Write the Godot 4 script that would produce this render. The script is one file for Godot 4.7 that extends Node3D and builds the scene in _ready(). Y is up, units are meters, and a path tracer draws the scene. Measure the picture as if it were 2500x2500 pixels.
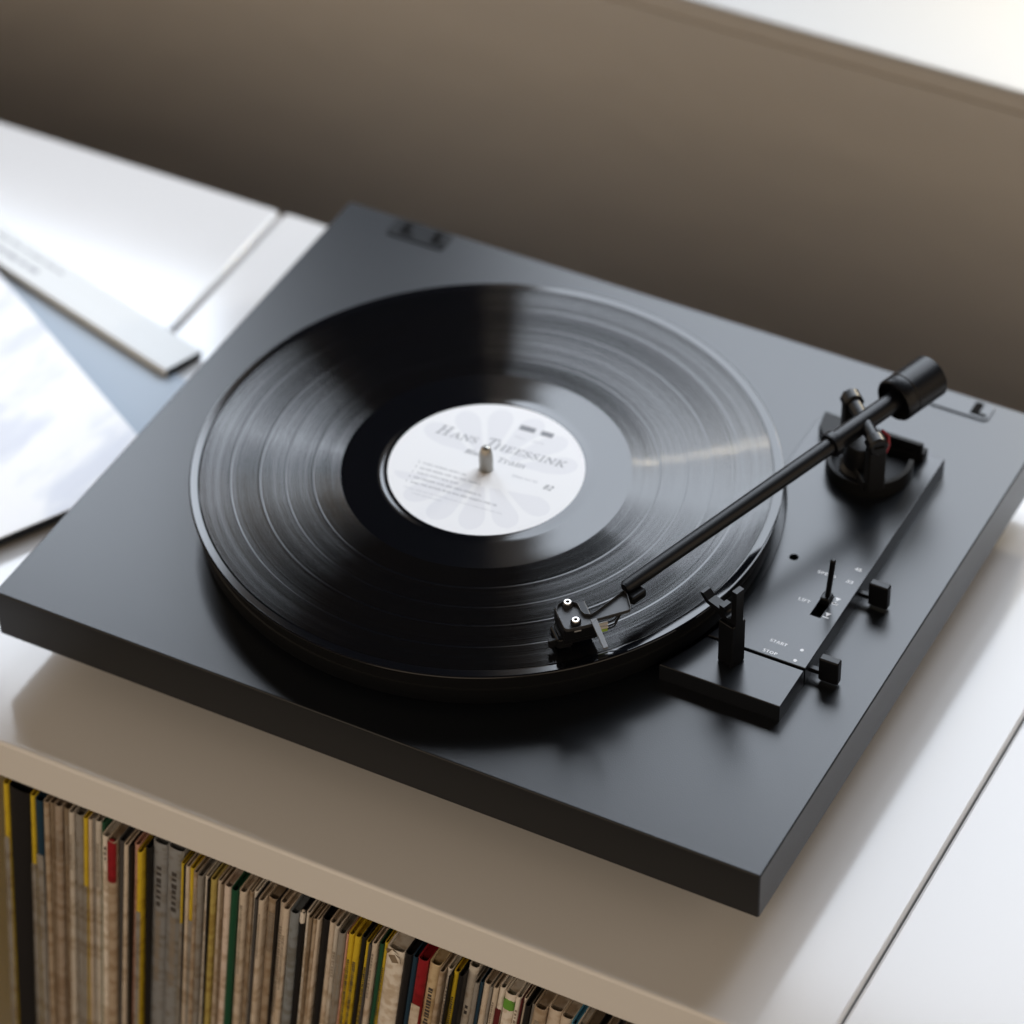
extends Node3D
# A matte black record player on white cabinets, lit by daylight from two windows behind it.
# Lengths inside the builders are millimetres measured from the front right corner of the plinth's top; BASE lifts them above the floor.

const BASE := 0.45
var used := {}
var M := {}
var rng := RandomNumberGenerator.new()

# ---------------------------------------------------------------- small helpers
func mm(x: float, y: float, z: float) -> Vector3:
	return Vector3(x * 0.001, y * 0.001 + BASE, z * 0.001)

func lv(x: float, y: float, z: float) -> Vector3:
	return Vector3(x, y, z) * 0.001

func numbered(called: String) -> String:
	used[called] = used.get(called, -1) + 1
	return called if used[called] == 0 else "%s_%03d" % [called, used[called]]

func tag(o: Node, label: String, category: String, group := "") -> void:
	o.set_meta("label", label)
	o.set_meta("category", category)
	if group != "":
		o.set_meta("group", group)

func thing(called: String, label: String, category: String, at: Vector3, group := "") -> Node3D:
	var o := Node3D.new()
	o.name = numbered(called)
	add_child(o, true)
	o.position = at
	tag(o, label, category, group)
	return o

func part(called: String, mesh: Mesh, mat: Material, parent: Node, at := Vector3.ZERO) -> MeshInstance3D:
	var o := MeshInstance3D.new()
	o.name = called
	o.mesh = mesh
	o.material_override = null
	for k in mesh.get_surface_count():
		o.set_surface_override_material(k, mat)
	parent.add_child(o, true)
	o.position = at
	return o

func structure(called: String, mesh: Mesh, mat: Material, at := Vector3.ZERO) -> MeshInstance3D:
	var o := part(numbered(called), mesh, mat, self, at)
	o.set_meta("kind", "structure")
	return o

func lin(r: float, g: float, b: float) -> Color:
	return Color(r, g, b).linear_to_srgb()

func mat(r: float, g: float, b: float, rough: float, gloss := 0.5, metal := 0.0) -> StandardMaterial3D:
	var m := StandardMaterial3D.new()
	m.albedo_color = lin(r, g, b)
	m.roughness = rough
	m.metallic_specular = gloss
	m.metallic = metal
	return m

# ---------------------------------------------------------------- mesh builders
func start() -> SurfaceTool:
	var st := SurfaceTool.new()
	st.begin(Mesh.PRIMITIVE_TRIANGLES)
	return st

func done(st: SurfaceTool) -> ArrayMesh:
	return st.commit()

# a triangle whose winding is turned so that it faces along its first normal
func tri(st: SurfaceTool, p: Array, n: Array, uv: Array) -> void:
	var c: Vector3 = (p[1] - p[0]).cross(p[2] - p[0])
	var facing: Vector3 = n[0] + n[1] + n[2]
	var order := [0, 2, 1] if c.dot(facing) > 0.0 else [0, 1, 2]
	for k in order:
		st.set_normal(n[k])
		st.set_uv(uv[k])
		st.add_vertex(p[k])

func quad(st: SurfaceTool, a: Vector3, b: Vector3, c: Vector3, d: Vector3, n: Vector3) -> void:
	var u := [Vector2(0, 0), Vector2(1, 0), Vector2(1, 1), Vector2(0, 1)]
	tri(st, [a, b, c], [n, n, n], [u[0], u[1], u[2]])
	tri(st, [a, c, d], [n, n, n], [u[0], u[2], u[3]])

func quad_n(st: SurfaceTool, p: Array, n: Array, u: Array) -> void:
	tri(st, [p[0], p[1], p[2]], [n[0], n[1], n[2]], [u[0], u[1], u[2]])
	tri(st, [p[0], p[2], p[3]], [n[0], n[2], n[3]], [u[0], u[2], u[3]])

# a box with rounded-over edges (bevel b), turned by basis
func box(st: SurfaceTool, at: Vector3, size: Vector3, b := 0.0, turn := Basis.IDENTITY) -> void:
	var h := size * 0.5
	b = minf(b, minf(h.x, minf(h.y, h.z)) * 0.98)
	var i := h - Vector3(b, b, b)
	for ax in 3:
		for s in [-1.0, 1.0]:
			var n := Vector3.ZERO
			n[ax] = s
			var u := (ax + 1) % 3
			var v := (ax + 2) % 3
			var q := []
			for k in [[-1, -1], [1, -1], [1, 1], [-1, 1]]:
				var p := Vector3.ZERO
				p[ax] = s * h[ax]
				p[u] = k[0] * i[u]
				p[v] = k[1] * i[v]
				q.append(at + turn * p)
			quad(st, q[0], q[1], q[2], q[3], turn * n)
	if b <= 0.0:
		return
	for ax in 3:                                   # edges along ax, smooth from face to face
		var u := (ax + 1) % 3
		var v := (ax + 2) % 3
		for su in [-1.0, 1.0]:
			for sv in [-1.0, 1.0]:
				var steps := 3
				var prev := []
				for k in steps + 1:
					var t := PI * 0.5 * k / steps
					var n := Vector3.ZERO
					n[u] = su * cos(t)
					n[v] = sv * sin(t)
					var row := []
					for e in [-1.0, 1.0]:
						var p := Vector3.ZERO
						p[ax] = e * i[ax]
						p[u] = su * i[u] + b * n[u]
						p[v] = sv * i[v] + b * n[v]
						row.append(at + turn * p)
					if k > 0:
						var n0: Vector3 = prev[2]
						quad_n(st, [prev[0], prev[1], row[1], row[0]], [n0, n0, turn * n, turn * n], [Vector2(0, 0), Vector2(1, 0), Vector2(1, 1), Vector2(0, 1)])
					prev = [row[0], row[1], turn * n]
	for sx in [-1.0, 1.0]:                         # corners
		for sy in [-1.0, 1.0]:
			for sz in [-1.0, 1.0]:
				var s := Vector3(sx, sy, sz)
				var n := [Vector3(sx, 0, 0), Vector3(0, sy, 0), Vector3(0, 0, sz)]
				var p := []
				for k in 3:
					p.append(at + turn * (s * i + n[k] * b))
				tri(st, p, [turn * n[0], turn * n[1], turn * n[2]], [Vector2.ZERO, Vector2(1, 0), Vector2(0, 1)])

func box_mesh(size: Vector3, b := 0.0, at := Vector3.ZERO, turn := Basis.IDENTITY) -> ArrayMesh:
	var st := start()
	box(st, at, size, b, turn)
	return done(st)

# turned shape round y: profile of (radius, height); corners sharper than 40 degrees stay sharp. u runs outward, v around.
func lathe(st: SurfaceTool, profile: Array, segs: int, at := Vector3.ZERO, turn := Basis.IDENTITY, arc := TAU) -> void:
	var count := profile.size() - 1
	var ns := []
	for k in count:
		var d: Vector2 = (profile[k + 1] - profile[k]).normalized()
		ns.append(Vector2(d.y, -d.x))
	for k in count:
		var n0: Vector2 = ns[k]
		var n1: Vector2 = ns[k]
		var len_here: float = (profile[k + 1] - profile[k]).length()
		if k > 0 and ns[k - 1].dot(ns[k]) > 0.76:
			n0 = shared(ns[k], len_here, ns[k - 1], (profile[k] - profile[k - 1]).length())
		if k < count - 1 and ns[k + 1].dot(ns[k]) > 0.76:
			n1 = shared(ns[k], len_here, ns[k + 1], (profile[k + 2] - profile[k + 1]).length())
		var a: Vector2 = profile[k]
		var b: Vector2 = profile[k + 1]
		for j in segs:
			var t0 := arc * j / segs
			var t1 := arc * (j + 1) / segs
			var c0 := Vector3(cos(t0), 0, sin(t0))
			var c1 := Vector3(cos(t1), 0, sin(t1))
			var up := Vector3.UP
			var p := [c0 * a.x + up * a.y, c0 * b.x + up * b.y, c1 * b.x + up * b.y, c1 * a.x + up * a.y]
			var n := [c0 * n0.x + up * n0.y, c0 * n1.x + up * n1.y, c1 * n1.x + up * n1.y, c1 * n0.x + up * n0.y]
			for q in 4:
				p[q] = at + turn * p[q]
				n[q] = turn * n[q]
			var v0 := float(j) / segs
			var v1 := float(j + 1) / segs
			var ua := a.x * 5.0
			var ub := b.x * 5.0
			var uv := [Vector2(ua, v0), Vector2(ub, v0), Vector2(ub, v1), Vector2(ua, v1)]
			if a.x > 1e-7:
				tri(st, [p[0], p[1], p[3]], [n[0], n[1], n[3]], [uv[0], uv[1], uv[3]])
			if b.x > 1e-7:
				tri(st, [p[1], p[2], p[3]], [n[1], n[2], n[3]], [uv[1], uv[2], uv[3]])

# the normal two neighbouring bands share: their mean, or the long one's where the other is only a narrow step
func shared(a: Vector2, la: float, b: Vector2, lb: float) -> Vector2:
	if la > 4.0 * lb:
		return a
	if lb > 4.0 * la:
		return b
	return (a + b).normalized()

func lathe_mesh(profile_mm: Array, segs: int, turn := Basis.IDENTITY) -> ArrayMesh:
	var p := []
	for k in profile_mm:
		p.append(k * 0.001)
	var st := start()
	lathe(st, p, segs, Vector3.ZERO, turn)
	return done(st)

func poly_area(p: PackedVector2Array) -> float:
	var s := 0.0
	for k in p.size():
		s += p[k].cross(p[(k + 1) % p.size()])
	return s * 0.5

func inset(p: PackedVector2Array, d: float) -> PackedVector2Array:
	var out := PackedVector2Array()
	var n := p.size()
	var sign := 1.0 if poly_area(p) > 0 else -1.0
	for k in n:
		var e0 := (p[k] - p[(k + n - 1) % n]).normalized()
		var e1 := (p[(k + 1) % n] - p[k]).normalized()
		var n0 := Vector2(-e0.y, e0.x) * sign
		var n1 := Vector2(-e1.y, e1.x) * sign
		var m := (n0 + n1).normalized()
		out.append(p[k] + m * d / maxf(0.35, m.dot(n0)))
	return out

func bridged(outer: PackedVector2Array, holes: Array) -> PackedVector2Array:
	var p := outer.duplicate()
	for h: PackedVector2Array in holes:
		var hole := h.duplicate()
		if poly_area(hole) * poly_area(p) > 0:
			hole.reverse()
		var best := [1e9, 0, 0]
		for i in p.size():
			for j in hole.size():
				var d: float = p[i].distance_to(hole[j])
				if d < best[0]:
					best = [d, i, j]
		var q := PackedVector2Array()
		for i in best[1] + 1:
			q.append(p[i])
		for j in hole.size() + 1:
			q.append(hole[(best[2] + j) % hole.size()])
		for i in range(best[1], p.size()):
			q.append(p[i])
		p = q
	return p

# an upright prism over a plan outline given as (x, z) in mm, with a rounded-over top edge
func prism(st: SurfaceTool, plan: Array, y0: float, y1: float, bevel := 0.0, holes := [], smooth := 0.0) -> void:
	var p := PackedVector2Array(plan)
	var steps := 2 if bevel > 0 else 0
	var rings := [[p, y0], [p, y1 - bevel]]
	for k in steps:
		var t := PI * 0.5 * (k + 1) / steps
		rings.append([inset(p, bevel * (1.0 - cos(t))), y1 - bevel + bevel * sin(t)])
	var sign := 1.0 if poly_area(p) > 0 else -1.0
	var n := p.size()
	var edge_n := []
	for k in n:
		var e := (p[(k + 1) % n] - p[k]).normalized()
		edge_n.append(Vector2(e.y, -e.x) * sign)
	for r in rings.size() - 1:
		var lo: PackedVector2Array = rings[r][0]
		var hi: PackedVector2Array = rings[r + 1][0]
		var l0 := 0.0 if r == 0 else PI * 0.5 * (r - 1) / maxf(steps, 1)
		var l1 := 0.0 if r == 0 else PI * 0.5 * r / maxf(steps, 1)
		for k in n:
			var j := (k + 1) % n
			var na: Vector2 = edge_n[k]
			var nb: Vector2 = edge_n[k]
			if edge_n[(k + n - 1) % n].dot(edge_n[k]) > 0.8:
				na = (edge_n[(k + n - 1) % n] + edge_n[k]).normalized()
			if edge_n[j].dot(edge_n[k]) > 0.8:
				nb = (edge_n[j] + edge_n[k]).normalized()
			var pts := [lv(lo[k].x, rings[r][1], lo[k].y), lv(lo[j].x, rings[r][1], lo[j].y), lv(hi[j].x, rings[r + 1][1], hi[j].y), lv(hi[k].x, rings[r + 1][1], hi[k].y)]
			var nn := []
			for q in [[na, l0], [nb, l0], [nb, l1], [na, l1]]:
				nn.append(Vector3(q[0].x * cos(q[1]), sin(q[1]), q[0].y * cos(q[1])))
			quad_n(st, pts, nn, [Vector2(0, 0), Vector2(1, 0), Vector2(1, 1), Vector2(0, 1)])
	for h: PackedVector2Array in holes:
		var hs := 1.0 if poly_area(h) > 0 else -1.0
		for k in h.size():
			var j := (k + 1) % h.size()
			var e := (h[j] - h[k]).normalized()
			var hn := Vector3(-e.y, 0, e.x) * hs
			quad(st, lv(h[k].x, y0, h[k].y), lv(h[j].x, y0, h[j].y), lv(h[j].x, y1, h[j].y), lv(h[k].x, y1, h[k].y), hn)
	for side in [[rings[-1][0], y1, Vector3.UP], [p, y0, Vector3.DOWN]]:
		var flat := bridged(side[0], holes)
		var ids := Geometry2D.triangulate_polygon(flat)
		for k in range(0, ids.size(), 3):
			var q := []
			var uv := []
			for i in 3:
				var v: Vector2 = flat[ids[k + i]]
				q.append(lv(v.x, side[1], v.y))
				uv.append(v * 0.01)
			tri(st, q, [side[2], side[2], side[2]], uv)

func prism_mesh(plan: Array, y0: float, y1: float, bevel := 0.0, holes := []) -> ArrayMesh:
	var st := start()
	prism(st, plan, y0, y1, bevel, holes)
	return done(st)

func circle(cx: float, cz: float, r: float, n: int) -> PackedVector2Array:
	var p := PackedVector2Array()
	for k in n:
		p.append(Vector2(cx + r * cos(TAU * k / n), cz + r * sin(TAU * k / n)))
	return p

func rect(x0: float, z0: float, x1: float, z1: float, r := 0.0) -> PackedVector2Array:
	if r <= 0:
		return PackedVector2Array([Vector2(x0, z0), Vector2(x1, z0), Vector2(x1, z1), Vector2(x0, z1)])
	var p := PackedVector2Array()
	for c in [[x1 - r, z1 - r, 0], [x0 + r, z1 - r, 1], [x0 + r, z0 + r, 2], [x1 - r, z0 + r, 3]]:
		for k in 5:
			var a: float = PI * 0.5 * (c[2] + k / 4.0)
			p.append(Vector2(c[0] + r * cos(a), c[1] + r * sin(a)))
	return p

# a round bar through points with radii, capped at both ends
func tube(st: SurfaceTool, pts: Array, radii: Array, segs: int) -> void:
	var rings := []
	var dirs := []
	for k in pts.size():
		var d: Vector3 = (pts[mini(k + 1, pts.size() - 1)] - pts[maxi(k - 1, 0)]).normalized()
		var side := d.cross(Vector3.UP)
		side = (side if side.length() > 0.01 else d.cross(Vector3.RIGHT)).normalized()
		var up := side.cross(d).normalized()
		var ring := []
		for j in segs:
			var t := TAU * j / segs
			ring.append([pts[k] + (side * cos(t) + up * sin(t)) * radii[k], side * cos(t) + up * sin(t)])
		rings.append(ring)
		dirs.append(d)
	for k in rings.size() - 1:
		for j in segs:
			var i := (j + 1) % segs
			var q := [rings[k][j], rings[k][i], rings[k + 1][i], rings[k + 1][j]]
			quad_n(st, [q[0][0], q[1][0], q[2][0], q[3][0]], [q[0][1], q[1][1], q[2][1], q[3][1]], [Vector2(0, 0), Vector2(1, 0), Vector2(1, 1), Vector2(0, 1)])
	for e in [[0, -1.0], [rings.size() - 1, 1.0]]:
		var n: Vector3 = dirs[e[0]] * e[1]
		for j in segs:
			tri(st, [pts[e[0]], rings[e[0]][j][0], rings[e[0]][(j + 1) % segs][0]], [n, n, n], [Vector2.ZERO, Vector2.ZERO, Vector2.ZERO])

func tube_mesh(pts: Array, radii: Array, segs := 20) -> ArrayMesh:
	var st := start()
	tube(st, pts, radii, segs)
	return done(st)

# flat lettering lying on y = 0, reading along +x: cap height in mm, width squeezed to fit when given, slanted by shear
func write_on(st: SurfaceTool, text: String, at: Vector2, cap: float, width := 0.0, font := "Droid Sans", weight := 400, shear := 0.0, centre := false) -> void:
	var f := SystemFont.new()
	f.font_names = PackedStringArray([font])
	f.font_weight = weight
	var tm := TextMesh.new()
	tm.font = f
	tm.font_size = 48
	tm.pixel_size = 0.01
	tm.depth = 0.0
	tm.curve_step = 2.0
	tm.text = text
	tm.horizontal_alignment = HORIZONTAL_ALIGNMENT_LEFT
	tm.vertical_alignment = VERTICAL_ALIGNMENT_BOTTOM
	var arrays := tm.get_mesh_arrays()
	if arrays.is_empty() or arrays[Mesh.ARRAY_VERTEX] == null:
		return
	var v: PackedVector3Array = arrays[Mesh.ARRAY_VERTEX]
	var idx = arrays[Mesh.ARRAY_INDEX]
	if v.is_empty():
		return
	var lo := v[0]
	var hi := v[0]
	for p in v:
		lo = lo.min(p)
		hi = hi.max(p)
	var k := cap / (0.48 * 0.714)
	var kx := k if width <= 0.0 else width / maxf(hi.x - lo.x, 1e-6)
	var base := tm_base(f)
	var ox := -(hi.x + lo.x) * 0.5 if centre else -lo.x
	var ids := PackedInt32Array(range(v.size())) if idx == null else idx as PackedInt32Array
	for t in range(0, ids.size(), 3):
		var q := []
		for i in 3:
			var p: Vector3 = v[ids[t + i]]
			var y := (p.y - base) * k
			q.append(lv(at.x + (p.x + ox) * kx + y * shear, 0.0, at.y - y))
		if (q[1] - q[0]).cross(q[2] - q[0]).length() > 1e-13:
			tri(st, q, [Vector3.UP, Vector3.UP, Vector3.UP], [Vector2.ZERO, Vector2.ZERO, Vector2.ZERO])

var bases := {}
# the height of the baseline in a text mesh that stands on the bottom of its line
func tm_base(f: SystemFont) -> float:
	var key := "%s%d" % [f.font_names[0], f.font_weight]
	if not bases.has(key):
		var tm := TextMesh.new()
		tm.font = f
		tm.font_size = 48
		tm.pixel_size = 0.01
		tm.depth = 0.0
		tm.text = "H"
		tm.horizontal_alignment = HORIZONTAL_ALIGNMENT_LEFT
		tm.vertical_alignment = VERTICAL_ALIGNMENT_BOTTOM
		var low := 1e9
		for p in tm.get_mesh_arrays()[Mesh.ARRAY_VERTEX]:
			low = minf(low, p.y)
		bases[key] = low
	return bases[key]

# ---------------------------------------------------------------- textures
func noise_normal(freq: float, size: int, strength: float, seed_: int) -> ImageTexture:
	var n := FastNoiseLite.new()
	n.seed = seed_
	n.noise_type = FastNoiseLite.TYPE_SIMPLEX_SMOOTH
	n.frequency = freq
	n.fractal_octaves = 2
	var im := n.get_seamless_image(size, size)
	im.bump_map_to_normal_map(strength)
	return ImageTexture.create_from_image(im)

func noise_rough(freq: float, size: int, lo: float, hi: float, seed_: int) -> ImageTexture:
	var n := FastNoiseLite.new()
	n.seed = seed_
	n.frequency = freq
	n.fractal_octaves = 4
	var im := n.get_seamless_image(size, size)
	var out := Image.create(size, size, false, Image.FORMAT_RGB8)
	for y in size:
		for x in size:
			var v := lerpf(lo, hi, im.get_pixel(x, y).r)
			out.set_pixel(x, y, Color(v, v, v))
	return ImageTexture.create_from_image(out)

func groove_texture(land: float, seed_: int) -> ImageTexture:
	# the walls of the grooves seen across the disc: flat lands between walls whose normals lean along the radius
	var r := RandomNumberGenerator.new()
	r.seed = seed_
	var im := Image.create(2048, 4, false, Image.FORMAT_RGB8)
	var drift := 0.0
	for x in 2048:
		if x % 90 == 0:
			drift = clampf(drift + r.randf_range(-0.06, 0.06), -0.1, 0.1)
		var lean := deg_to_rad(r.randfn(0.0, 3.0) if r.randf() < land + drift else r.randf_range(9.0, 40.0))
		var c := Color(0.5 + 0.5 * sin(lean), 0.5, 0.5 + 0.5 * cos(lean))
		for y in 4:
			im.set_pixel(x, y, c)
	return ImageTexture.create_from_image(im)

func label_texture() -> ImageTexture:
	var size := 768
	var im := Image.create(size, size, false, Image.FORMAT_RGB8)
	var paper := lin(0.75, 0.76, 0.77)
	var petal := lin(0.68, 0.69, 0.72)
	for y in size:
		for x in size:
			var p := Vector2(x + 0.5 - size * 0.5, y + 0.5 - size * 0.5) * (102.0 / size)
			var r := p.length()
			var a := fposmod(atan2(p.y, p.x) + 0.22, TAU)
			var k := fposmod(a, TAU / 14.0) - TAU / 28.0
			var across := absf(k) * r
			var half := 0.205 * r - 0.75
			var tip := clampf((46.5 - r) / 12.0, 0.0, 1.0)
			half *= sqrt(1.0 - (1.0 - tip) * (1.0 - tip))
			var band := p.y > -8.0 and p.y < 13.5 - p.x * 0.12
			var inside := 0.0 if band or r < 14.0 or r > 46.5 else clampf((half - across) * 3.0, 0.0, 1.0)
			im.set_pixel(x, y, paper.lerp(petal, inside))
	return ImageTexture.create_from_image(im)

func cloud_texture() -> ImageTexture:
	var n := FastNoiseLite.new()
	n.seed = 5
	n.frequency = 0.006
	n.fractal_octaves = 4
	var size := 512
	var im := Image.create(size, size, false, Image.FORMAT_RGB8)
	var white := lin(0.90, 0.895, 0.89)
	var grey := lin(0.60, 0.63, 0.72)
	for y in size:
		for x in size:
			var t := smoothstep(0.02, 0.5, n.get_noise_2d(x * 0.6 + y * 0.5, y * 1.5 - x * 0.7))
			im.set_pixel(x, y, white.lerp(grey, t * 0.8))
	return ImageTexture.create_from_image(im)

func paper_texture(seed_: int) -> ImageTexture:
	# worn card: scuffs and foxing that tint a sleeve
	var n := FastNoiseLite.new()
	n.seed = seed_
	n.frequency = 0.05
	n.fractal_octaves = 4
	var size := 256
	var src := n.get_seamless_image(size, size)
	var im := Image.create(size, size, false, Image.FORMAT_RGB8)
	for y in size:
		for x in size:
			var v := src.get_pixel(x, y).r
			var c := Color(1, 1, 1).lerp(Color(0.86, 0.82, 0.77), smoothstep(0.35, 0.8, v))
			im.set_pixel(x, y, c)
	return ImageTexture.create_from_image(im)

func triplanar(m: StandardMaterial3D, per_metre: float) -> void:
	m.uv1_triplanar = true
	m.uv1_scale = Vector3.ONE * per_metre

func materials() -> void:
	var grain := noise_normal(0.045, 512, 3.0, 3)
	M.plinth = mat(0.006, 0.0075, 0.0105, 0.31)
	M.plinth.normal_enabled = true
	M.plinth.normal_texture = grain
	M.plinth.normal_scale = 0.14
	triplanar(M.plinth, 45.0)
	M.panel = mat(0.006, 0.0075, 0.0105, 0.28)
	M.panel.normal_enabled = true
	M.panel.normal_texture = grain
	M.panel.normal_scale = 0.06
	triplanar(M.panel, 40.0)
	M.black = mat(0.003, 0.0035, 0.005, 0.34, 0.36)
	M.black_soft = mat(0.004, 0.0045, 0.0055, 0.48, 0.3)
	M.void = mat(0.003, 0.003, 0.003, 0.8, 0.2)
	M.platter = mat(0.003, 0.0035, 0.0045, 0.42, 0.32)
	M.felt = mat(0.012, 0.012, 0.013, 0.95, 0.1)
	M.steel = mat(0.32, 0.31, 0.285, 0.32, 0.5, 1.0)
	M.screw = mat(0.62, 0.60, 0.58, 0.25, 0.5, 0.85)
	M.print_white = mat(0.82, 0.83, 0.85, 0.5)
	M.print_grey = mat(0.24, 0.25, 0.27, 0.7)
	M.print_pale = mat(0.44, 0.45, 0.48, 0.7)
	M.print_logo = mat(0.22, 0.23, 0.25, 0.7)
	M.vinyl = mat(0.002, 0.0025, 0.004, 0.07)
	M.grooves = []
	for g in [[0.40, 11], [0.33, 12], [0.36, 13], [0.38, 14], [0.22, 15]]:
		var groove := mat(0.0012, 0.0016, 0.0026, 0.065)
		groove.normal_enabled = true
		groove.normal_texture = groove_texture(g[0], g[1])
		groove.uv1_scale = Vector3(11.0, 1.0, 1.0)
		M.grooves.append(groove)
	M.label = mat(1, 1, 1, 0.55)
	M.label.albedo_texture = label_texture()
	M.lacquer = mat(0.715, 0.715, 0.72, 0.13)
	M.lacquer.roughness_texture = noise_rough(0.01, 256, 0.85, 1.0, 8)
	triplanar(M.lacquer, 3.0)
	M.carcass = mat(0.74, 0.73, 0.71, 0.45)
	M.wall = mat(0.47, 0.445, 0.415, 0.85, 0.3)
	M.wall.normal_enabled = true
	M.wall.normal_texture = noise_normal(0.02, 256, 4.0, 21)
	M.wall.normal_scale = 0.3
	triplanar(M.wall, 4.0)
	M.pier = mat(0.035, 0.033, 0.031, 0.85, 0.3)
	M.stone = mat(0.40, 0.405, 0.41, 0.5)
	M.beam = mat(0.07, 0.055, 0.042, 0.7)
	M.sill = mat(0.80, 0.80, 0.79, 0.4)
	M.floor = mat(0.06, 0.045, 0.032, 0.5)
	M.hardboard = mat(0.05, 0.036, 0.026, 0.7, 0.3)
	M.red = mat(0.25, 0.005, 0.02, 0.4)
	M.pin_white = mat(0.42, 0.41, 0.39, 0.4)
	M.pin_green = mat(0.22, 0.35, 0.03, 0.4)
	M.brass = mat(0.5, 0.5, 0.5, 0.3, 0.5, 1.0)

# ---------------------------------------------------------------- the scene
func _ready() -> void:
	rng.seed = 7
	# camera: a long lens looking down from the front right, focused on the headshell
	var cam := Camera3D.new()
	cam.name = "camera"
	add_child(cam)
	cam.position = mm(459.72, 1274.06, 1066.29)
	cam.rotation = Vector3(-0.734697, 0.502307, -0.022934)
	var lens := CameraAttributesPhysical.new()
	lens.frustum_focal_length = 127.2
	lens.exposure_aperture = 4.3
	lens.frustum_focus_distance = (mm(-132, 36, -78) - cam.position).dot(-cam.global_basis.z)
	lens.frustum_near = 0.05
	lens.frustum_far = 60.0
	cam.attributes = lens
	cam.near = 0.05
	cam.far = 60.0
	cam.fov = 15.6723
	cam.current = true
	# the dim warm room that surrounds the place, and the exposure
	var env := Environment.new()
	env.background_mode = Environment.BG_COLOR
	env.background_color = lin(1.0, 0.795, 0.585)
	env.tonemap_mode = Environment.TONE_MAPPER_LINEAR
	env.tonemap_exposure = 1.0
	env.sdfgi_enabled = true
	env.ssao_enabled = true
	env.ssil_enabled = true
	var we := WorldEnvironment.new()
	we.name = "surroundings"
	we.environment = env
	add_child(we)
	materials()
	# daylight: two windows in the wall behind, each a glowing pane and an area light of its size
	window(-590, 230, 280, 1095, 1.0, "wide daylit window right of the wall pier, above the ledge")
	window(-1380, -880, 500, 1110, 1.4, "narrower daylit window left of the wall pier, with its bottom higher up")
	sill_lamp()
	setting()
	cabinets()
	sleeves()
	lying_covers()
	turntable()
	record()

func window(x0: float, x1: float, y0: float, y1: float, bright: float, label: String) -> void:
	var z := -905.0
	var t := thing("window", label, "window", mm((x0 + x1) * 0.5, y0, z), "windows behind the cabinets")
	var w := (x1 - x0) * 0.001
	var h := (y1 - y0) * 0.001
	var glow := mat(0.5, 0.5, 0.5, 0.6)
	glow.emission_enabled = true
	glow.emission = lin(0.80, 0.885, 1.0)
	glow.emission_energy_multiplier = 1.6 * bright
	var st := start()
	box(st, Vector3(0, h * 0.5, -0.004), Vector3(w, h, 0.006))
	part("window_pane", done(st), glow, t)
	var fr := start()
	for s in [-1.0, 1.0]:
		box(fr, Vector3(s * (w * 0.5 + 0.02), h * 0.5, 0.0), Vector3(0.04, h + 0.08, 0.04), 0.003)
		box(fr, Vector3(0, h * 0.5 + s * (h * 0.5 + 0.02), 0.0), Vector3(w, 0.04, 0.04), 0.003)
	part("window_frame", done(fr), M.sill, t)
	var l := AreaLight3D.new()
	l.name = "daylight"
	l.area_size = Vector2(w, h)
	l.area_normalize_energy = false
	l.light_energy = 1.95 * bright
	l.light_color = lin(0.80, 0.885, 1.0)
	l.area_range = 12.0
	l.area_attenuation = 2.0
	l.shadow_enabled = true
	t.add_child(l)
	l.position = Vector3(0, h * 0.5, 0.004)
	l.rotation.y = PI

# a small warm bulb on the sill, out of frame: the narrow warm streak across the grooves
func sill_lamp() -> void:
	var t := thing("sill_lamp", "small warm lamp standing on the window sill behind the turntable", "lamp", mm(-72, 18.1, -760))
	part("lamp_base", lathe_mesh([Vector2(0, 0), Vector2(48, 0), Vector2(48, 8), Vector2(7, 14), Vector2(7, 138), Vector2(0, 138)], 32), M.black_soft, t)
	var glow := mat(0.8, 0.7, 0.5, 0.5)
	glow.emission_enabled = true
	glow.emission = lin(1.0, 0.86, 0.62)
	glow.emission_energy_multiplier = 12.0
	var bulb := lathe_mesh([Vector2(6.9, 138), Vector2(12, 144), Vector2(14, 151), Vector2(12, 159), Vector2(7, 164), Vector2(0, 165.5)], 32)
	part("lamp_bulb", bulb, glow, t)
	var l := OmniLight3D.new()
	l.name = "lamp_light"
	l.light_color = lin(1.0, 0.86, 0.62)
	l.light_energy = 0.07
	l.light_size = 0.011
	l.omni_range = 8.0
	l.omni_attenuation = 2.0
	l.shadow_enabled = true
	t.add_child(l)
	l.position = lv(0, 151, 0)

func setting() -> void:
	var st := start()
	box(st, mm(-300, -460, 400), lv(5000, 20, 4600))
	structure("floor", done(st), M.floor)
	st = start()
	box(st, mm(-300, -223.5, -650), lv(4000, 453, 100))
	structure("wall", done(st), M.wall)
	st = start()
	box(st, mm(-300, 9.0, -756), lv(4000, 12, 308), 0.0006)
	structure("sill_nosing", done(st), M.wall)
	st = start()
	box(st, mm(-300, 16.6, -756), lv(4000, 3, 308.6), 0.0012)
	structure("window_sill", done(st), M.stone)
	st = start()
	box(st, mm(-300, 1740, 300), lv(4600, 60, 2900))
	structure("ceiling", done(st), M.beam)
	# the wall round the two windows
	st = start()
	var z := -960.0
	var d := 100.0
	for r in [[-2300, -1420, 18, 1710], [-1420, -840, 18, 460], [-1420, -840, 1150, 1710], [-840, -630, 18, 1710], [-630, 270, 18, 240], [-630, 270, 1135, 1710], [270, 1700, 18, 1710]]:
		box(st, mm((r[0] + r[1]) * 0.5, (r[2] + r[3]) * 0.5, z), lv(r[1] - r[0], r[3] - r[2], d))
	structure("window_wall", done(st), M.pier)

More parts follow.
